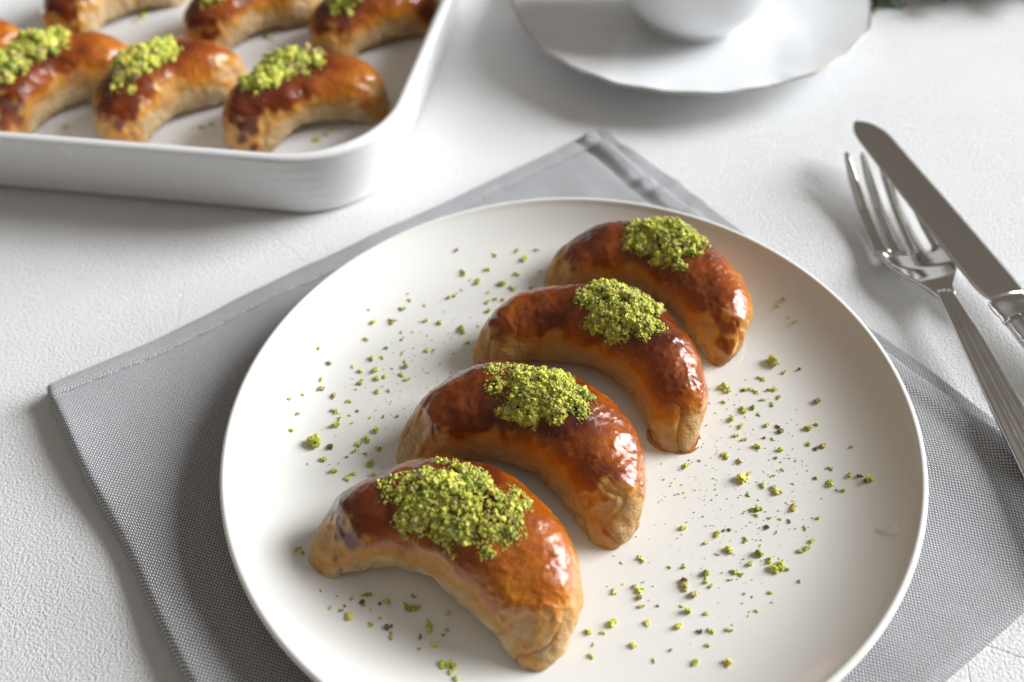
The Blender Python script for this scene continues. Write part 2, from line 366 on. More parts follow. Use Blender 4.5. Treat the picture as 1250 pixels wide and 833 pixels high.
# ------------------------------------------------------------------ pastries
def pastry_grid(q, n, m, seed, rough=1.0):
    phi, Rc, al, wd, h, tp = q[:6]; alL, tpL = q[6:8] if len(q) > 6 else (al, tp)
    t = np.sin(np.linspace(-math.pi / 2, math.pi / 2, n) * .995); t = -(t * .65 + np.linspace(-1, 1, n) * .35)
    tr = -t
    prof = .03 + .97 * np.clip(1 - np.abs(t) ** np.where(t > 0, tpL, tp), 0, 1) ** .5
    th = np.linspace(0, 2 * math.pi, m, endpoint=False)
    a = phi + t * np.where(t > 0, alL, al)
    c, s = np.cos(th), np.sin(th)
    cx = np.sign(c) * np.abs(c) ** np.where(s > 0, .94, .80); up_ = np.where(s > 0, np.abs(s) ** .95, 0); dn = np.where(s < 0, np.abs(s) ** .62, 0)
    rr = wd * prof[:, None]; hh = (h * (.25 + .75 * prof) * np.minimum(1, prof * 1.6))[:, None]
    rad = Rc + rr * cx[None]
    z = hh * .42 + hh * .58 * up_[None] - hh * .42 * dn[None]
    V = np.stack([rad * np.cos(a)[:, None] - Rc * math.cos(phi), rad * np.sin(a)[:, None] - Rc * math.sin(phi), z], -1)
    def normals(V):
        du = np.gradient(V, axis=0); dv = np.roll(V, -1, 1) - np.roll(V, 1, 1)
        N = np.cross(du, dv); N /= np.linalg.norm(N, axis=-1, keepdims=True) + 1e-12
        ctr = V.mean(1, keepdims=True); sg = np.sign((N * (V - ctr)).sum(-1).sum()); return N * sg
    N = normals(V)
    S = np.array([seed * .37, seed * .71, 0])
    tt = np.abs(t)[:, None]; tip = sstep(.62, .95, tt)
    zn = np.clip(z / hh, 0, 1)
    Q = V + S
    d = noise(Q, 42, seed) * .0014 + noise(Q, 110, seed + 1) * .00055 + noise(Q, 330, seed + 2) * .00018
    # creased, folded dough at the tips and rough lower sides
    ridge = 1 - np.abs(noise(Q * np.array([1, 1, .45]) + noise(Q, 60, seed + 9)[..., None] * .004, 70, seed + 3))
    cr1 = tip * ridge ** 14; d -= cr1 * .0009 * rough; d += tip * noise(Q, 230, seed + 10) * .00035
    low = sstep(.62, .2, zn)
    ridge2 = 1 - np.abs(noise(Q * np.array([1, 1, 2.2]), 95, seed + 4))
    cr2 = low * ridge2 ** 14; d -= cr2 * .0010 * rough; d += low * (noise(Q, 260, seed + 11) * .00050 + noise(Q * np.array([1, 1, 3.5]), 120, seed + 12) * .0005)
    # glaze blisters
    g_rng = np.random.default_rng(seed)
    bl = np.zeros((n, m))
    for k in range(int(150 * rough)):
        tc = -g_rng.uniform(.18, .86) if g_rng.random() < .82 else g_rng.uniform(-.2, .8)
        i = int(np.argmin(np.abs(t - tc))); j = int(g_rng.uniform(.08, .42) * m)
        R = g_rng.uniform(.0003, .0010); dd = np.linalg.norm(V - V[i, j], axis=-1)
        bl = np.maximum(bl, np.exp(-(dd / R) ** 2) * R * .5)
    d += bl
    d *= sstep(-.02, .12, zn) * .85 + .15
    fade = sstep(1.0, .97, tt) * .8 + .2
    V = V + N * (d * fade)[..., None]
    V[..., 2] = np.maximum(V[..., 2], 0.0)
    nz = noise(Q, 55, seed + 6) * .16 + noise(Q, 190, seed + 7) * .10
    inner = sstep(.25, -.6, c)[None]
    thr = .43 + .22 * inner
    g = sstep(thr - .30, thr + .24, zn + nz) * sstep(1.02, .62, tt + nz * 1.1 + .30 * (.66 - zn) + np.where(t > 0, .03, 0)[:, None])
    g = np.clip(g, 0, 1)
    bake = .66 - .42 * sstep(-.1, .75, tr)[:, None] + .28 * sstep(.55, .97, zn) - .12 * sstep(.45, .9, t)[:, None] + noise(Q, 32, seed + 8) * .30
    bake = bake + noise(Q, 85, seed + 13) * .18 - .25 * inner * sstep(.8, .5, zn)
    global CREASE
    CREASE = np.clip(cr1 + cr2, 0, 1)
    return V, normals(V), g, np.clip(bake, 0, 1), t, th
def pastry_mesh(name, G, pale=.3):
    V, N, g, bk, t, th = G; n, m = g.shape
    me = mesh(name, V, [gridfaces(n, m)[:, ::-1], np.arange(m)[None], (np.arange(m) + (n - 1) * m)[::-1][None]])
    attr(me, "glaze", g); attr(me, "bake", bk); attr(me, "crease", CREASE); c_ = np.cos(th)[None]; attr(me, "pale", np.clip(pale * (.35 + .65 * sstep(.2, -.6, c_)) + 0 * g + .35 * sstep(.85, 1.0, np.abs(t))[:, None], 0, 1)); return me

# pistachio pieces: knobbly granules, several shapes
def ico(sub):
    import bmesh
    bm = bmesh.new(); bmesh.ops.create_icosphere(bm, subdivisions=sub, radius=1.0)
    v = np.array([x.co[:] for x in bm.verts]); f = np.array([[x.index for x in p.verts] for p in bm.faces]); bm.free(); return v, f
I1 = ico(1); I2 = ico(2); I3 = ico(3)
def knob(base, seed, amp=.45):
    v, f = base; S = np.array([seed * 3.1, seed * 1.3, 0.5])
    d = 1 + amp * noise(v + S, 1.3, seed) + amp * .7 * noise(v + S, 3.1, seed + 1)
    return v * d[:, None] * np.array([1, .85 + .2 * math.sin(seed), .75]), f
_o = np.array([(1, 0, 0), (-1, 0, 0), (0, 1, 0), (0, -1, 0), (0, 0, 1), (0, 0, -1)], float); _of = np.array([(0, 2, 4), (2, 1, 4), (1, 3, 4), (3, 0, 4), (2, 0, 5), (1, 2, 5), (3, 1, 5), (0, 3, 5)])
KN0 = [(_o * np.array([1, .6 + .1 * k, .9 - .1 * k]), _of) for k in range(4)]
KN1 = [knob(I1, s, .55) for s in range(8)]; KN2 = [knob(I2, s + 20, .6) for s in range(8)]; KN3 = [knob(I3, s + 40, .55) for s in range(6)]
NUTC = dict(g=(0.49, 0.53, 0.075), d=(0.20, 0.29, 0.035), y=(0.74, 0.66, 0.10), b=(0.075, 0.022, 0.018), p=(0.42, 0.33, 0.13))
def nut_colour(r_, n):
    c = np.zeros((n, 4)); c[:, 3] = 1
    B = np.array([NUTC[k] for k in "gydpb"]); b = B[np.searchsorted([.60, .76, .84, .96], r_.random(n))]
    c[:, :3] = np.clip(b * r_.uniform(.75, 1.3, (n, 1)) * (1 + r_.normal(0, .03, (n, 3))), .005, .8)
    return c
def rot_rand(r_, n):
    q = r_.normal(size=(n, 4)); q /= np.linalg.norm(q, axis=1, keepdims=True); w_, x, y, z = q.T
    return np.stack([np.stack([1 - 2 * (y * y + z * z), 2 * (x * y - z * w_), 2 * (x * z + y * w_)], -1), np.stack([2 * (x * y + z * w_), 1 - 2 * (x * x + z * z), 2 * (y * z - x * w_)], -1), np.stack([2 * (x * z - y * w_), 2 * (y * z + x * w_), 1 - 2 * (x * x + y * y)], -1)], 1)
def pile_mesh(name, P, size, col, r_, bank):
    Vs, Fs, Cs, off = [], [], [], 0
    R = rot_rand(r_, len(P)); pick = r_.integers(0, len(bank), len(P))
    for b, (v, f) in enumerate(bank):
        ix = np.where(pick == b)[0]
        if not len(ix): continue
        vv = np.einsum('nij,vj->nvi', R[ix], v) * size[ix][:, None, None] + P[ix][:, None]
        Vs.append(vv.reshape(-1, 3)); Fs.append((f[None] + (np.arange(len(ix)) * len(v))[:, None, None] + off).reshape(-1, 3)); Cs.append(np.repeat(col[ix], len(v), 0)); off += len(ix) * len(v)
    return np.concatenate(Vs), np.concatenate(Fs), np.concatenate(Cs)
def topping(name, G, loc, tc, st, ac, sa, seed, n_big, n_small, thick, s_big, s_small):
    V, N, g, bk, t, th = G; r_ = np.random.default_rng(seed)
    def sample(n, spread, lift, sz0, sz1):
        k_ = n * 4; z_ = np.zeros(k_)
        x, y = (r_.uniform(-1, 1, (2, k_)) * spread); rr = np.hypot(x, y)
        edge = 1 + .38 * noise(np.stack([x, y, z_ + seed * 3.3], -1), 2.2, seed)
        keep = (rr <= edge * spread) & ~((noise(np.stack([x, y, z_ + seed * 2.7], -1), 3.4, seed + 9) < -.28) & (r_.random(k_) < .8)) & ~((rr > edge * .8) & (r_.random(k_) < .6))
        ix = np.where(keep)[0][:n]; x, y, rr, edge = x[ix], y[ix], rr[ix], edge[ix]; k_ = len(ix)
        order = np.argsort(t); i = order[np.clip(np.searchsorted(t[order], tc + st * x), 0, len(t) - 1)]
        j = (((ac + sa * y) % 360) / 360 * len(th)).astype(int) % len(th)
        hgt = thick * np.clip(1 - (rr / edge) ** 2, 0, 1) * (.75 + .5 * noise(np.stack([x, y, np.full(k_, seed * 1.1)], -1), 3.5, seed + 5))
        S = sz0 * (sz1 / sz0) ** (r_.random(k_) ** 1.6)
        nn = N[i, j] * .6 + np.array([0, 0, .4])
        P = V[i, j] + nn * (hgt * r_.random(k_) ** .7 * lift + S * .35)[:, None] + r_.normal(0, .0002, (k_, 3))
        return P, S
    P1, S1 = sample(n_big, 1.0, 1.0, s_big * .7, s_big * 1.9); P2, S2 = sample(n_small, 1.08, 1.12, s_small * .7, s_small * 1.8)
    a = pile_mesh(name, P1, S1, nut_colour(r_, len(P1)), r_, KN2); c2 = nut_colour(r_, len(P2)); c2[:, :3] = np.minimum(c2[:, :3] * 1.15, .75)
    b = pile_mesh(name, P2, S2, c2, r_, KN1)
    P3, S3 = sample(int(n_small * 1.2), 1.12, 1.2, s_small * .35, s_small * .8); c3 = nut_colour(r_, len(P3)); c3[:, :3] = np.minimum(c3[:, :3] * 1.2, .8)
    d = pile_mesh(name, P3, S3, c3, r_, KN0)
    me = mesh(name, np.concatenate([a[0], b[0], d[0]]), [np.concatenate([a[1], b[1] + len(a[0]), d[1] + len(a[0]) + len(b[0])])], False)
    attr(me, "nutcol", np.concatenate([a[2], b[2], d[2]]), 'FLOAT_COLOR')
    o = obj(name, me, M["nut"], None, loc); o["kind"] = "stuff"; return o
def syrup_pool(parent, G, seed, side):
    V = G[0]; n, m = V.shape[:2]; r_ = np.random.default_rng(seed)
    lo_, hi_ = (int(n * .84), n - 1) if side > 0 else (0, int(n * .16))
    P = V[lo_:hi_ + 1].reshape(-1, 3); P = P[P[:, 2] < .004][:, :2]
    c = P.mean(0); ang = np.linspace(0, 2 * math.pi, 40, endpoint=False); ring = []
    for a in ang:
        d = np.array([math.cos(a), math.sin(a)]); ring.append(max(0.002, ((P - c) @ d).max()) - .0008 + .0012 * math.sin(a * 1.5 + seed) ** 2)
    ring = np.array(ring); rows = []
    for k, (fr, z) in enumerate(((0.02, .0012), (.6, .0012), (.9, .0011), (.97, .0008), (1.0, .0003), (1.01, .00005))):
        rows.append(np.stack([c[0] + ring * fr * np.cos(ang), c[1] + ring * fr * np.sin(ang), np.full(40, z)], -1))
    obj("syrup_pool", loft_mesh("syrup_pool", rows), M["syrup"], parent)

PL = [  # x, y, (phi, Rc, half span, half width, height, taper), topping (t centre, t half, angle centre, angle half), labels
    (-0.0356, -0.0447, (0.9597, 0.0426, 1.2321, 0.0222, 0.0335, 1.991, 1.46, 1.55), (.05, .44, 101, 44), "nearest glazed crescent pastry, at the front of the plate", "loose green pistachio heap on the frontmost crescent pastry"),
    (-0.0085, 0.0008, (1.0406, 0.0416, 1.3445, 0.0203, 0.0325, 2.120, 1.4356, 1.765), (.00, .34, 95, 38), "second glazed crescent pastry counted from the front of the plate", "green pistachio heap on the second pastry from the front of the plate"),
    (0.0246, 0.0447, (0.9314, 0.0438, 1.3237, 0.0175, 0.0311, 1.924, 1.4511, 1.777), (-.05, .31, 100, 46), "third crescent pastry from the front of the plate, with a long bright highlight", "green pistachio heap on the third pastry from the front of the plate"),
    (0.051, 0.0858, (0.9409, 0.0414, 1.3852, 0.0179, 0.0258, 2.005, 1.3883, 1.612), (0.02, .30, 92, 46), "dark glazed crescent pastry farthest back on the plate", "green pistachio heap on the farthest pastry of the plate"),
]
for k, (x, y, q, tp, lab, lab2) in enumerate(PL):
    G = pastry_grid(q, 250, 130, 11 + k * 7)
    root = tag(empty("crescent_pastry", (x, y, PLATE_FLOOR - .0002)), lab, "pastry", "crescent pastries on the plate")
    obj("dough", pastry_mesh("dough", G, (1.0, .35, .2, .2)[k]), M["pastry"], root)
    if k == 2: syrup_pool(root, G, k, 1)
    o = topping("pistachio_topping", G, (x, y, PLATE_FLOOR - .0002), *tp, 31 + k, 900, 3200, .0040, .00080, .00038)
    tag(o, lab2, "nuts", "pistachio heaps on the plated pastries")

# ------------------------------------------------------------------ scattered pistachio crumbs on the plate (x, y, diameter in 0.1 mm, colour class)
CR = "-806,750,18,g -790,687,29,g -662,766,32,d -702,701,35,p -664,634,20,p -661,597,26,p -819,601,26,g -1004,524,23,g -961,462,31,p -787,494,28,g -744,500,23,g -727,550,17,d -658,514,20,p -647,469,20,d -642,850,9,b -864,457,22,g -833,427,25,g -767,426,28,g -762,383,28,g -726,386,25,g -698,432,14,d -986,374,30,g -984,333,25,p -823,365,33,d -843,330,11,b -754,313,27,g -707,314,22,g -931,299,25,p -1104,261,22,g -872,270,27,g -830,216,16,b -917,219,35,g -897,188,30,g -911,148,29,g -862,196,16,g -851,154,21,g -1064,198,16,p -1077,114,21,g -983,59,60,g -927,44,29,b -949,-19,28,g -1004,-34,13,g -902,-73,26,g -848,-109,31,g -822,-93,18,g -885,-37,13,g -856,-9,13,d -784,-1,21,d -765,-53,31,d -749,-101,20,g -737,20,23,d -748,113,29,g -780,68,32,g -819,48,34,g -832,15,23,g -723,180,16,d -666,176,13,d -774,181,13,g -1051,292,14,g -661,397,28,g -634,365,28,g -639,438,22,p -419,1075,18,b -240,1059,34,g -141,1080,22,g -52,1082,31,g -115,1035,34,g -282,987,27,g -158,955,30,g -390,966,42,g -366,927,21,g -323,921,39,g -214,895,42,g -170,859,36,g -434,840,30,g -401,871,18,p -459,828,18,g -249,804,30,g -284,792,24,g -218,794,30,g -285,732,29,g -563,785,27,g -632,816,18,g -560,694,23,g -500,682,26,g -401,629,46,d -619,633,20,g -381,554,20,g -556,518,28,g -529,521,23,g -92,862,18,d -283,851,21,g -47,961,15,b -333,647,17,p -1007,-432,27,g -991,-415,16,d -979,-436,19,g -866,-662,18,g -845,-609,16,g -795,-622,18,g -827,-667,23,p -815,-648,12,d -795,-695,34,y -746,-605,29,d -758,-633,21,b -751,-647,21,p -728,-665,16,g -720,-722,31,g -698,-640,12,b -671,-636,29,g -696,-696,16,g -667,-731,26,b -656,-766,33,p -585,-617,21,d -583,-665,47,d -609,-650,21,g -527,-747,39,g -527,-715,21,g -556,-775,21,b -554,-815,23,g -508,-805,28,y -469,-748,23,g -478,-767,11,b -463,-692,18,g -483,-870,35,g -447,-877,35,g -453,-903,20,y -435,-930,22,g -903,-590,16,g 382,-411,32,g 504,-446,26,g 530,-430,13,b 550,-429,13,b 455,-477,17,g 528,-508,40,g 491,-526,20,p 217,-524,35,g 366,-566,27,g 314,-561,17,g 149,-536,11,d 435,-599,31,d 432,-628,31,g 444,-649,22,g 356,-641,33,p 357,-621,28,b 379,-673,25,p 109,-649,25,g 197,-647,38,g 215,-615,12,d 194,-674,19,p 195,-707,26,g 208,-767,27,y 253,-706,12,d 88,-765,38,g 6,-788,24,g 58,-792,16,g 19,-835,17,g 11,-872,20,g 152,-841,22,y 308,-786,27,y 350,-733,27,g 332,-716,14,d 411,-745,19,g 381,-809,19,b 410,-806,32,g 398,-858,17,g 474,-809,27,g 213,-901,18,g 346,-918,26,g 448,-930,26,y 274,-867,11,p 533,-598,25,g 514,-626,20,g 640,-216,50,y 644,-137,22,p 707,-245,31,g 753,-283,43,g 647,-288,18,d 755,-210,16,d 664,-351,37,d 661,-376,21,g 800,-347,24,g 794,-360,24,y 704,-391,18,g 737,-396,18,g 772,-408,21,p 686,-427,18,b 820,-442,21,g 875,-404,21,g 598,-476,27,d 827,-496,24,g 808,-520,35,g 777,-533,26,g 630,-533,34,d 595,-570,23,g 668,-557,29,g 673,-596,64,g 707,-594,35,g 553,-607,24,d 749,-647,14,g 640,-683,16,g 580,-746,17,g 578,-692,13,p 553,-682,11,d 972,-192,22,d 911,-232,14,d 1033,-236,22,g 956,-267,34,g 971,-292,11,b 995,-299,26,g 1061,-252,22,b 1073,-280,25,b 1085,-275,31,g 795,-182,16,g 820,-248,16,g 653,229,54,g 873,345,61,g 908,286,25,g 816,260,33,g 738,209,32,g 725,205,11,b 777,195,31,g 847,202,40,g 862,165,29,g 793,152,27,g 636,156,24,g 705,107,34,g 748,118,22,d 762,82,20,d 654,63,27,g 683,30,29,g 781,24,26,g 820,22,16,b 830,-6,23,b 827,13,16,b 792,-37,23,g 762,-32,13,b 653,-16,31,g 686,-34,31,g 721,-70,37,g 806,-94,31,g 786,-128,16,g 599,-109,28,g 466,-74,28,g 440,-142,28,g 497,-123,14,p 827,123,19,g 978,638,20,p 951,616,26,g 986,552,13,g 1004,523,23,g 974,293,16,b 1002,121,26,p 972,16,22,g 939,-2,30,g 921,-77,20,d 942,-100,15,b 971,-92,27,p 1070,-117,18,p 855,-149,10,d"
def crumb_mesh(cls, k):
    r_ = np.random.default_rng(hash((ord(cls), k)) % 9999)
    n = 5 if cls != 'b' else 2
    P = r_.normal(0, .62, (n, 3)) * np.array([1, .7, .3]); P[0] = 0
    S = r_.uniform(.2, .7, n); S[0] = .75
    V, F, C = pile_mesh("c", P, S, nut_colour(r_, n), r_, KN2)
    base = np.array(NUTC[cls]); C[:, :3] = base * r_.uniform(.8, 1.25, (n, 1)).repeat(len(C) // n, 0)[:len(C)]
    if cls == 'd': C[len(C) // 2:, :3] *= 1.6
    V = V / np.abs(V[:, :2]).max(); V[:, 2] -= np.quantile(V[:, 2], .06)
    me = mesh("pistachio_crumb", V, [F], False); attr(me, "nutcol", C, 'FLOAT_COLOR'); me.materials.append(M["nut"]); return me
BANK = {c: [crumb_mesh(c, k) for k in range(6 if c != 'g' else 12)] for c in "gdybp"}
KIND = dict(g=("green", "pistachio crumbs scattered on the plate"), d=("dark green", "dark pistachio crumbs scattered on the plate"), y=("yellow", "yellow pistachio crumbs scattered on the plate"),
            b=("dark brown", "pistachio skin specks scattered on the plate"), p=("pale tan", "pale nut crumbs scattered on the plate"))
rc = np.random.default_rng(5)
CRUMBS = []
allc = [s.split(",") for s in CR.split()]
big = sorted(range(len(allc)), key=lambda i: -int(allc[i][2]))[:0]
for i, (xs, ys, ds, c) in enumerate(allc):
    x, y, d = int(xs) * 1e-4, int(ys) * 1e-4, int(ds) * 1e-4
    o = obj("pistachio_crumb" if c != 'b' else "pistachio_skin", BANK[c][int(rc.integers(len(BANK[c])))], None, None, (x, y, float(plate_z(math.hypot(x, y))) - .00005))
    s = d * .62; o.scale = (s * rc.uniform(.9, 1.15), s * rc.uniform(.8, 1.05), s * rc.uniform(.75, 1.0)); o.rotation_euler[2] = rc.uniform(0, 6.28)
    rad = math.hypot(x, y); zone = "near its rim" if rad > .085 else "halfway out" if rad > .060 else "well inside"
    hour = ("twelve", "one", "two", "three", "four", "five", "six", "seven", "eight", "nine", "ten", "eleven")[int(round(math.degrees(math.atan2(x, y)) / 30)) % 12]
    size = "large" if d > .0026 else "small" if d > .0016 else "tiny"
    what = 'nut skin speck' if c == 'b' else 'nut crumb' if c == 'p' else 'pistachio crumb'
    tag(o, f"{size} {KIND[c][0]} {what} at the plate's {hour} o'clock, {zone}", "crumb", f"{KIND[c][0]} {what}s scattered on the plate")
    CRUMBS.append(o)
def single_out(objs):
    """look-alikes in one spot: told apart by their order from left to right"""
    by = {}
    for o in objs: by.setdefault(o["label"], []).append(o)
    for lab, L in by.items():
        if len(L) < 2: continue
        L.sort(key=lambda o: o.location.x); n = len(L)
        for i, o in enumerate(L):
            o["label"] = ("leftmost" if i == 0 else "rightmost" if i == n - 1 else "middle" if n == 3 else ("second", "third", "fourth", "fifth", "sixth", "seventh", "eighth", "ninth", "tenth", "eleventh", "twelfth")[min(i - 1, 10)] + " from left,") + " " + lab
single_out(CRUMBS)
# finest nut dust
nd = 1300; ang = rc.uniform(0, 6.28, nd)
cx_ = np.where(rc.random(nd) < .55, .060, -.055); X = cx_ + rc.normal(0, .020, nd); Y = np.where(cx_ > 0, -.022, .022) + rc.normal(0, .032, nd)
ok = np.hypot(X, Y) < .098; X, Y = X[ok], Y[ok]; S = .00008 * (5.0 ** rc.random(len(X)))
P = np.stack([X, Y, PLATE_FLOOR + S * .5], -1); V, F, C = pile_mesh("nut_dust", P, S, nut_colour(rc, len(P)), rc, KN1[:4])
me = mesh("nut_dust", V, [F], False); attr(me, "nutcol", C, 'FLOAT_COLOR'); tag(obj("nut_dust", me, M["nut"]), "finest pistachio dust sprinkled over the plate", "nut dust", None, "stuff")

# ------------------------------------------------------------------ baking dish with pastries
DX = np.array([.9763, -.2164]); DY = np.array([.2164, .9763]); DC = np.array([-.0754, .1362])
DISH_FLOOR = .0075
def rrect(inset, z, L=.37, D=.25, r=.053, k=14):
    r = max(.006, r - inset); x0, x1, y0, y1 = -L + inset, -inset, inset, D - inset
    pts = []
    for cx, cy, a0 in ((x1 - r, y0 + r, -90), (x1 - r, y1 - r, 0), (x0 + r, y1 - r, 90), (x0 + r, y0 + r, 180)):
        for a in np.linspace(a0, a0 + 90, k):
            pts.append((cx + r * math.cos(math.radians(a)), cy + r * math.sin(math.radians(a))))
    # straight runs get extra points
    out = []
    for i in range(len(pts)):
        p, q_ = np.array(pts[i]), np.array(pts[(i + 1) % len(pts)]); nseg = max(1, int(np.linalg.norm(q_ - p) / .02))
        nseg = 8 if i % k == k - 1 else 1
        for s in range(nseg): out.append(p + (q_ - p) * s / nseg)
    return np.array([(DC[0] * 0 + p[0], p[1], z) for p in out])
wall = [(.0160, .0004), (.0125, .0003), (.0105, .0012), (.0092, .0032)]
for z in np.linspace(.005, .036, 26):
    u_ = (z - .005) / .031; wall.append((.0086 * (1 - u_) ** 1.15 + .0006 + .00010 * math.sin(z * 2 * math.pi / .0068), z))
wall += [(.0004, .0375), (.0000, .0388), (-.0002, .0402), (.0004, .0413), (.0016, .0420), (.0032, .0422), (.0046, .0418), (.0056, .0408), (.0062, .0390), (.0075, .030), (.0098, .0180), (.0122, .0120), (.0155, .0090), (.0200, .0078), (.026, DISH_FLOOR), (.05, DISH_FLOOR)]
dish = tag(obj("baking_dish", loft_mesh("baking_dish", [rrect(a, z) for a, z in wall]), M["dish"], None, (DC[0], DC[1], 0), math.atan2(DX[1], DX[0])), "white rounded rectangular baking dish holding two rows of crescent pastries", "baking dish")

TR = [  # apex x, y, phi, label words
    (-.1274, .2345, 1.99, "front right"), (-.2040, .2500, 2.25, "front middle"), (-.2690, .2640, 2.30, "front left"),
    (-.0940, .3140, 2.05, "back right"), (-.1700, .3330, 2.15, "back middle"), (-.2610, .3620, 2.25, "back left"),
    (-.3330, .2900, 2.25, "leftmost"),
]
TLAB = ["crescent pastry in the dish's near corner beside its rim", "middle crescent pastry of the dish's front row", "crescent pastry at the left of the dish's front row, cut by the photo's edge",
        "crescent pastry at the right of the dish's rear row", "middle crescent pastry of the dish's rear row", "crescent pastry at the left of the dish's rear row", "barely seen crescent pastry at the dish's far left"]
THL = ["blurred pistachio strip on the pastry in the dish's near corner", "blurred pistachio strip on the middle pastry of the dish's front row", "blurred pistachio strip on the left pastry of the dish's front row",
       "blurred pistachio strip on the right pastry of the dish's rear row", "blurred pistachio strip on the middle pastry of the dish's rear row", "blurred pistachio strip on the left pastry of the dish's rear row", "blurred pistachio strip on the pastry at the dish's far left"]
for k, (x, y, phi, wh) in enumerate(TR):
    G = pastry_grid((phi + .04 * math.sin(k * 2.3), .0350 + .0015 * math.sin(k * 1.7), 1.36 + .07 * math.cos(k * 2.9), .0218 + .001 * math.sin(k * 3.1), .0315 + .001 * (k % 3), 2.5 + .4 * math.sin(k), 1.34 + .06 * math.sin(k * 4.1), 2.4 + .5 * math.cos(k)), 130, 72, 101 + k * 5, .7)
    G = G[:3] + (np.clip(G[3] + .06, 0, 1),) + G[4:]
    root = tag(empty("crescent_pastry", (x, y, DISH_FLOOR)), TLAB[k], "pastry", "crescent pastries in the baking dish")
    obj("dough", pastry_mesh("dough", G, 1.0), M["pastry"], root)
    o = topping("pistachio_topping", G, (x, y, DISH_FLOOR), .14, .50, 96, 27, 61 + k, 300, 550, .0050, .0016, .0007)
    tag(o, THL[k], "nuts", "pistachio strips on the pastries in the dish")
DISHC = []
for i, (x, y, d, c) in enumerate(((-.2215, .2321, 60, 'g'), (-.218, .234, 40, 'd'), (-.1813, .2259, 62, 'd'), (-.186, .224, 45, 'g'), (-.176, .228, 40, 'd'), (-.1173, .2086, 70, 'g'), (-.112, .213, 45, 'd'), (-.1092, .2166, 50, 'y'), (-.0985, .2215, 50, 'd'), (-.1569, .3156, 60, 'd'), (-.153, .312, 40, 'd'), (-.2384, .3487, 70, 'g'), (-.2420, .344, 45, 'y'), (-.257, .233, 45, 'd'))):
    o = obj("pistachio_crumb", BANK[c][i % 6], None, None, (x, y, DISH_FLOOR - .0001)); s = d * .5e-4; o.scale = (s, s * .8, s * .5); o.rotation_euler[2] = i * 1.3
    DISHC.append(o); nk = min(range(len(TR)), key=lambda k: math.hypot(x - TR[k][0] - .008, y - TR[k][1] + .02))
    tag(o, f"blurred {KIND[c][0]} pistachio crumb on the dish floor by the {TR[nk][3]} pastry", "crumb", "pistachio crumbs on the floor of the baking dish")

single_out(DISHC)

# ------------------------------------------------------------------ saucer and cup
SC = (.0985, .3160)
def scallop(rad, z, th):
    k = np.clip((rad - .075) / .03, 0, 1) ** 2
    lob = np.abs(np.cos(th * 6)) ** .6
    wv = (lob - .7) * .0022 + .0006 * np.cos(th * 24)
    return rad + wv * k, z + .0010 * k * (lob - .7)
sp = smooth_path([(.0006, .0060), (.020, .0060), (.030, .0063), (.034, .0072), (.040, .0075), (.060, .0100), (.080, .0142), (.095, .0182), (.1035, .0205)], 5).tolist() + [(.1047, .0206), (.1050, .0200), (.1046, .0194)] + smooth_path([(.1035, .0188), (.095, .0160), (.080, .0118), (.060, .0076), (.046, .0048), (.042, .0030), (.041, .0004), (.037, .0002), (.035, .0024), (.02, .0030)], 4).tolist() + [(.0006, .0030)]
saucer = tag(empty("saucer", (SC[0], SC[1], 0)), "white porcelain saucer with a scalloped worn edge behind the plate", "saucer")
obj("saucer_dish", lathe("saucer_dish", sp, 288, scallop), M["cup"], saucer)
th = np.linspace(0, 2 * math.pi, 288, endpoint=False); rr, zz = scallop(np.full(288, .1046), np.full(288, .0206), th); rows = []
for a in np.linspace(0, 2 * math.pi, 8, endpoint=False):
    rows.append(np.stack([(rr + .00050 * math.cos(a)) * np.cos(th), (rr + .00050 * math.cos(a)) * np.sin(th), zz + .0005 * math.sin(a)], -1))
rows = np.array(rows); V = rows.reshape(-1, 3); i = np.arange(8)[:, None] * 288; i2 = (np.arange(8)[:, None] + 1) % 8 * 288; j = np.arange(288)[None]; j2 = (j + 1) % 288
obj("rim_line", mesh("rim_line", V, [np.stack([i + j, i + j2, i2 + j2, i2 + j], -1).reshape(-1, 4)]), M["rim"], saucer)
cup = tag(empty("cup", (SC[0] + .003, SC[1] - .006, .0062)), "white porcelain cup standing on the scalloped saucer", "cup")
cp = smooth_path([(.0006, .0030), (.022, .0030), (.0255, .0018), (.0265, .0002), (.0295, .0000), (.0300, .0025), (.0305, .0050), (.037, .0110), (.0445, .022), (.0495, .038), (.0525, .055), (.0540, .066)], 5).tolist() + [(.0538, .0672), (.0528, .0672)] + smooth_path([(.0520, .064), (.0500, .050), (.0460, .033), (.0390, .019), (.028, .0105), (.012, .0080)], 5).tolist() + [(.0006, .0078)]
obj("bowl", lathe("bowl", cp, 160), M["cup"], cup)
hp = smooth_path([(.0500, .052), (.060, .0555), (.0705, .050), (.0735, .040), (.068, .0285), (.057, .0215), (.0455, .0220)], 8); rings = []
for k in range(len(hp)):
    tg = hp[min(k + 1, len(hp) - 1)] - hp[max(k - 1, 0)]; tg /= np.linalg.norm(tg); nn = np.array([-tg[1], tg[0]]); a = np.linspace(0, 2 * math.pi, 14, endpoint=False)
    rings.append(np.stack([hp[k, 0] + nn[0] * .0028 * np.cos(a), .0042 * np.sin(a), hp[k, 1] + nn[1] * .0028 * np.cos(a)], -1))
hd = obj("handle", loft_mesh("handle", rings), M["cup"], cup); hd.rotation_euler[2] = math.radians(18)

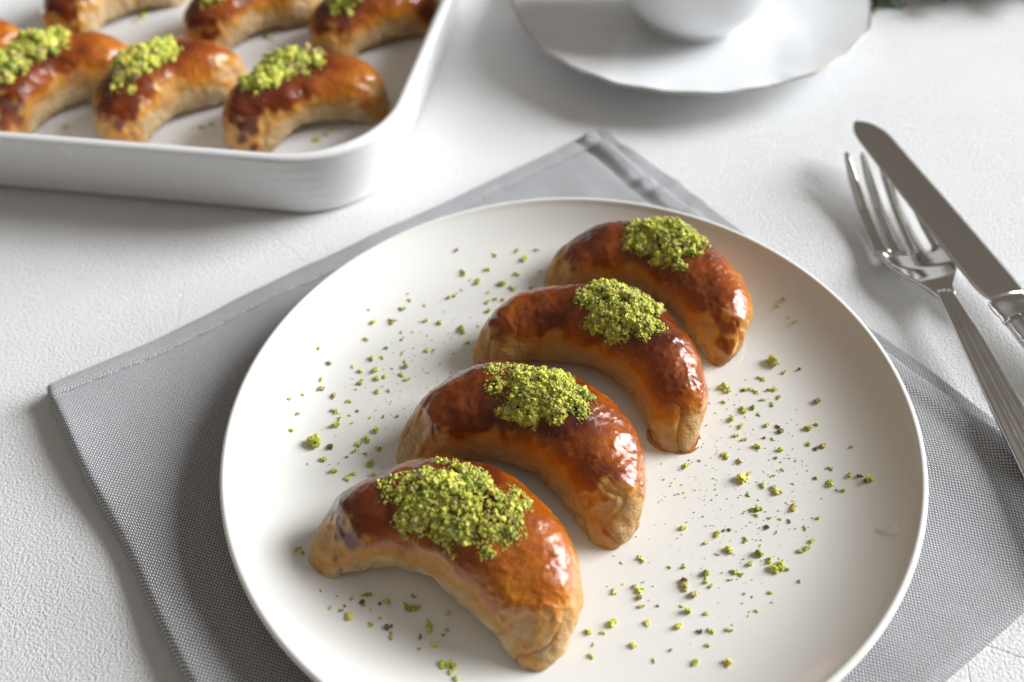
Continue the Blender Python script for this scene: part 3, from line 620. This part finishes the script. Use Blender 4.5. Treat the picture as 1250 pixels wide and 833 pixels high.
# ------------------------------------------------------------------ fork (local +Y runs from the handle to the tines)
fork = tag(empty("fork", (.1680, .0630, 0), math.radians(3.1)), "steel fork with ribbed handle lying partly under the knife", "fork")
def fz(y): return np.interp(y, [-.135, -.10, -.05, -.02, 0, .012, .024, .036, .050, .066, .082, .098], [.0098, .0100, .0112, .0122, .0120, .0098, .0062, .0042, .0042, .0062, .0102, .0160])
yy = np.linspace(0, .036, 26); rings = []
for y in yy:
    hw = np.interp(y, [0, .006, .012, .018, .024, .030, .036], [.0036, .0052, .0090, .0130, .0155, .0162, .0162]); tk = np.interp(y, [0, .01, .036], [.0016, .0012, .0009]); dish_ = .0040 * (hw / .0162) ** 2
    xs = np.linspace(-1, 1, 25); top = [(hw * s, y, fz(y) + tk + dish_ * (s * s) - dish_ * .25) for s in xs]; bot = [(hw * s * .985, y, fz(y) - tk + dish_ * (s * s) - dish_ * .25) for s in xs[::-1]]
    rings.append(top + bot)
obj("head", loft_mesh("head", rings), M["steel"], fork)
for s, x0, x1 in ((-1, -.0135, -.0122), (-1, -.0045, -.0041), (1, .0045, .0041), (1, .0135, .0122)):
    rings = []
    for y in np.linspace(.0355, .098, 34):
        u_ = (y - .0355) / .0625; xc = x0 + (x1 - x0) * u_; hw = np.interp(u_, [0, .04, .2, .8, .96, 1], [.0046, .0034, .0030, .0023, .0015, .0006]); tk = np.interp(u_, [0, .8, .97, 1], [.0011, .0010, .0007, .0003])
        dz = .0040 * (xc / .0162) ** 2 - .0010 if True else 0
        dz *= 1 - .4 * u_
        a = np.linspace(0, 2 * math.pi, 12, endpoint=False); rings.append(np.stack([xc + hw * np.sign(np.cos(a)) * np.abs(np.cos(a)) ** .6, np.full(12, y), fz(y) + dz + tk * np.sign(np.sin(a)) * np.abs(np.sin(a)) ** .6], -1))
    obj("tine", loft_mesh("tine", rings), M["steel"], fork)
def ribbed(ys, hwf, tkf, zf, nr=3, amp=.0007):
    rings = []
    for y in ys:
        hw, tk = hwf(y), tkf(y); xs = np.linspace(-1, 1, 61)
        bead = [amp * (abs(math.cos((s + 1) / 2 * math.pi * nr - math.pi / 2)) ** .5) for s in xs]
        top = [(hw * s, y, zf(y) + tk * (1 - .35 * s * s) + b - amp * .3) for s, b in zip(xs, bead)]
        bot = [(hw * s, y, zf(y) - tk * .9 * math.sqrt(max(0, 1 - s * s)) * 1.0) for s in xs[::-1][1:-1]]
        rings.append(top + bot)
    return rings
obj("handle", loft_mesh("handle", ribbed(np.linspace(.003, -.135, 60), lambda y: np.interp(y, [-.135, -.1, -.03, .003], [.0085, .0078, .0052, .0036]), lambda y: .0019, fz, 3)), M["steel"], fork)

# ------------------------------------------------------------------ knife
kb = Vector((.1945, .0600, .0)); kt = Vector((.1625, .1810, 0)); kang = math.atan2((kt - kb).y, (kt - kb).x) - math.pi / 2
knife = tag(empty("table_knife", (kb.x, kb.y, 0), kang), "steel table knife with rounded tip resting on the fork", "knife")
BL = (kt - kb).length
def kz(y): return .0105 + (.0195 - .0105) * y / BL
rings = []
for u_ in np.concatenate([np.linspace(0, .86, 30), 1 - .14 * (1 - np.linspace(0, 1, 22)[1:]) ** 1.8 if False else np.linspace(.86, 1.0, 26)[1:]]):
    y = u_ * BL
    e = 1.0
    lft = np.interp(u_, [0, .03, .07, .3, .7, .86], [-.0070, -.0098, -.0112, -.0108, -.0098, -.0092]); rgt = np.interp(u_, [0, .1, .5, .86], [.0098, .0104, .0100, .0088])
    if u_ > .86:
        e = math.sqrt(max(0.0004, 1 - ((u_ - .86) / .14) ** 2)); mid = -.001 - .0015 * (1 - e); lft = mid + (lft - mid) * e; rgt = mid + (rgt - mid) * e
    xs = np.linspace(0, 1, 13); X_ = lft + (rgt - lft) * xs
    thk = .0011 * (.25 + .75 * np.clip(xs * 1.4, 0, 1)) * (1 if u_ < .86 else max(.25, e))
    top = [(x, y, kz(y) + t_ - x * .13 + .0003 * math.sin(math.pi * s)) for x, t_, s in zip(X_, thk, xs)]; bot = [(x, y, kz(y) - x * .13 - t_) for x, t_ in zip(X_[::-1], thk[::-1])]
    rings.append(top + bot)
obj("blade", loft_mesh("blade", rings), M["steel"], knife)
rings = []
for y, hw, tk in ((.0025, .0080, .0018), (.0015, .0090, .0030), (-.0005, .0093, .0036), (-.0030, .0091, .0035), (-.0045, .0090, .0034), (-.0065, .0086, .0033), (-.0085, .0090, .0036), (-.0100, .0088, .0036)):
    a = np.linspace(0, 2 * math.pi, 32, endpoint=False); rings.append(np.stack([hw * np.cos(a), np.full(32, y), kz(y) - .0008 + tk * np.sin(a)], -1))
obj("bolster", loft_mesh("bolster", rings), M["steel"], knife)
obj("handle", loft_mesh("handle", ribbed(np.linspace(-.0095, -.105, 40), lambda y: np.interp(y, [-.105, -.06, -.0095], [.0105, .0098, .0084]), lambda y: np.interp(y, [-.105, -.0095], [.0050, .0036]), lambda y: max(.0052, kz(y) - .0008), 3, .0008)), M["steel"], knife)

# ------------------------------------------------------------------ leafy sprig at the far right
sprig = tag(empty("leafy_sprig", (.300, .330, 0)), "dark green leafy sprig on the table beyond the cutlery", "plant")
rs = np.random.default_rng(3)
stem = smooth_path([(-.09, .012, .004), (-.03, 0, .010), (.04, .010, .012), (.12, -.004, .008)], 8); rings = []
for k, p in enumerate(stem):
    a = np.linspace(0, 2 * math.pi, 8, endpoint=False); rings.append(np.stack([np.full(8, p[0]), p[1] + .0015 * np.cos(a), p[2] + .0015 * np.sin(a)], -1))
obj("stem", loft_mesh("stem", rings), M["stem"], sprig)
lv = []
for i in range(9):
    u_ = i / 8; wl = .0001 + math.sin(math.pi * u_ ** .8) * .30
    for s in (-1, -.5, 0, .5, 1): lv.append((u_, wl * s, .10 * math.sin(math.pi * u_) + .12 * abs(s) * wl - .15 * u_ * u_))
lv = np.array(lv); lv2 = lv - np.array([0, 0, .012]); LF = gridfaces(9, 5, False)
brd = np.concatenate([np.arange(5), np.arange(1, 9) * 5 + 4, 40 + np.arange(3, -1, -1), np.arange(7, 0, -1) * 5]); b2 = np.roll(brd, -1)
lm = mesh("leaf", np.concatenate([lv, lv2]), [LF, LF[:, ::-1] + 45, np.stack([brd, brd + 45, b2 + 45, b2], -1)]); lm.materials.append(M["leaf"])
for i in range(46):
    p = stem[int(rs.integers(len(stem)))]; o = obj("leaf", lm, None, sprig, tuple(p)); s = rs.uniform(.020, .034); o.scale = (s, s, s)
    o.rotation_euler = (rs.uniform(-.5, .5), rs.uniform(-.7, .1), rs.uniform(0, 6.28))
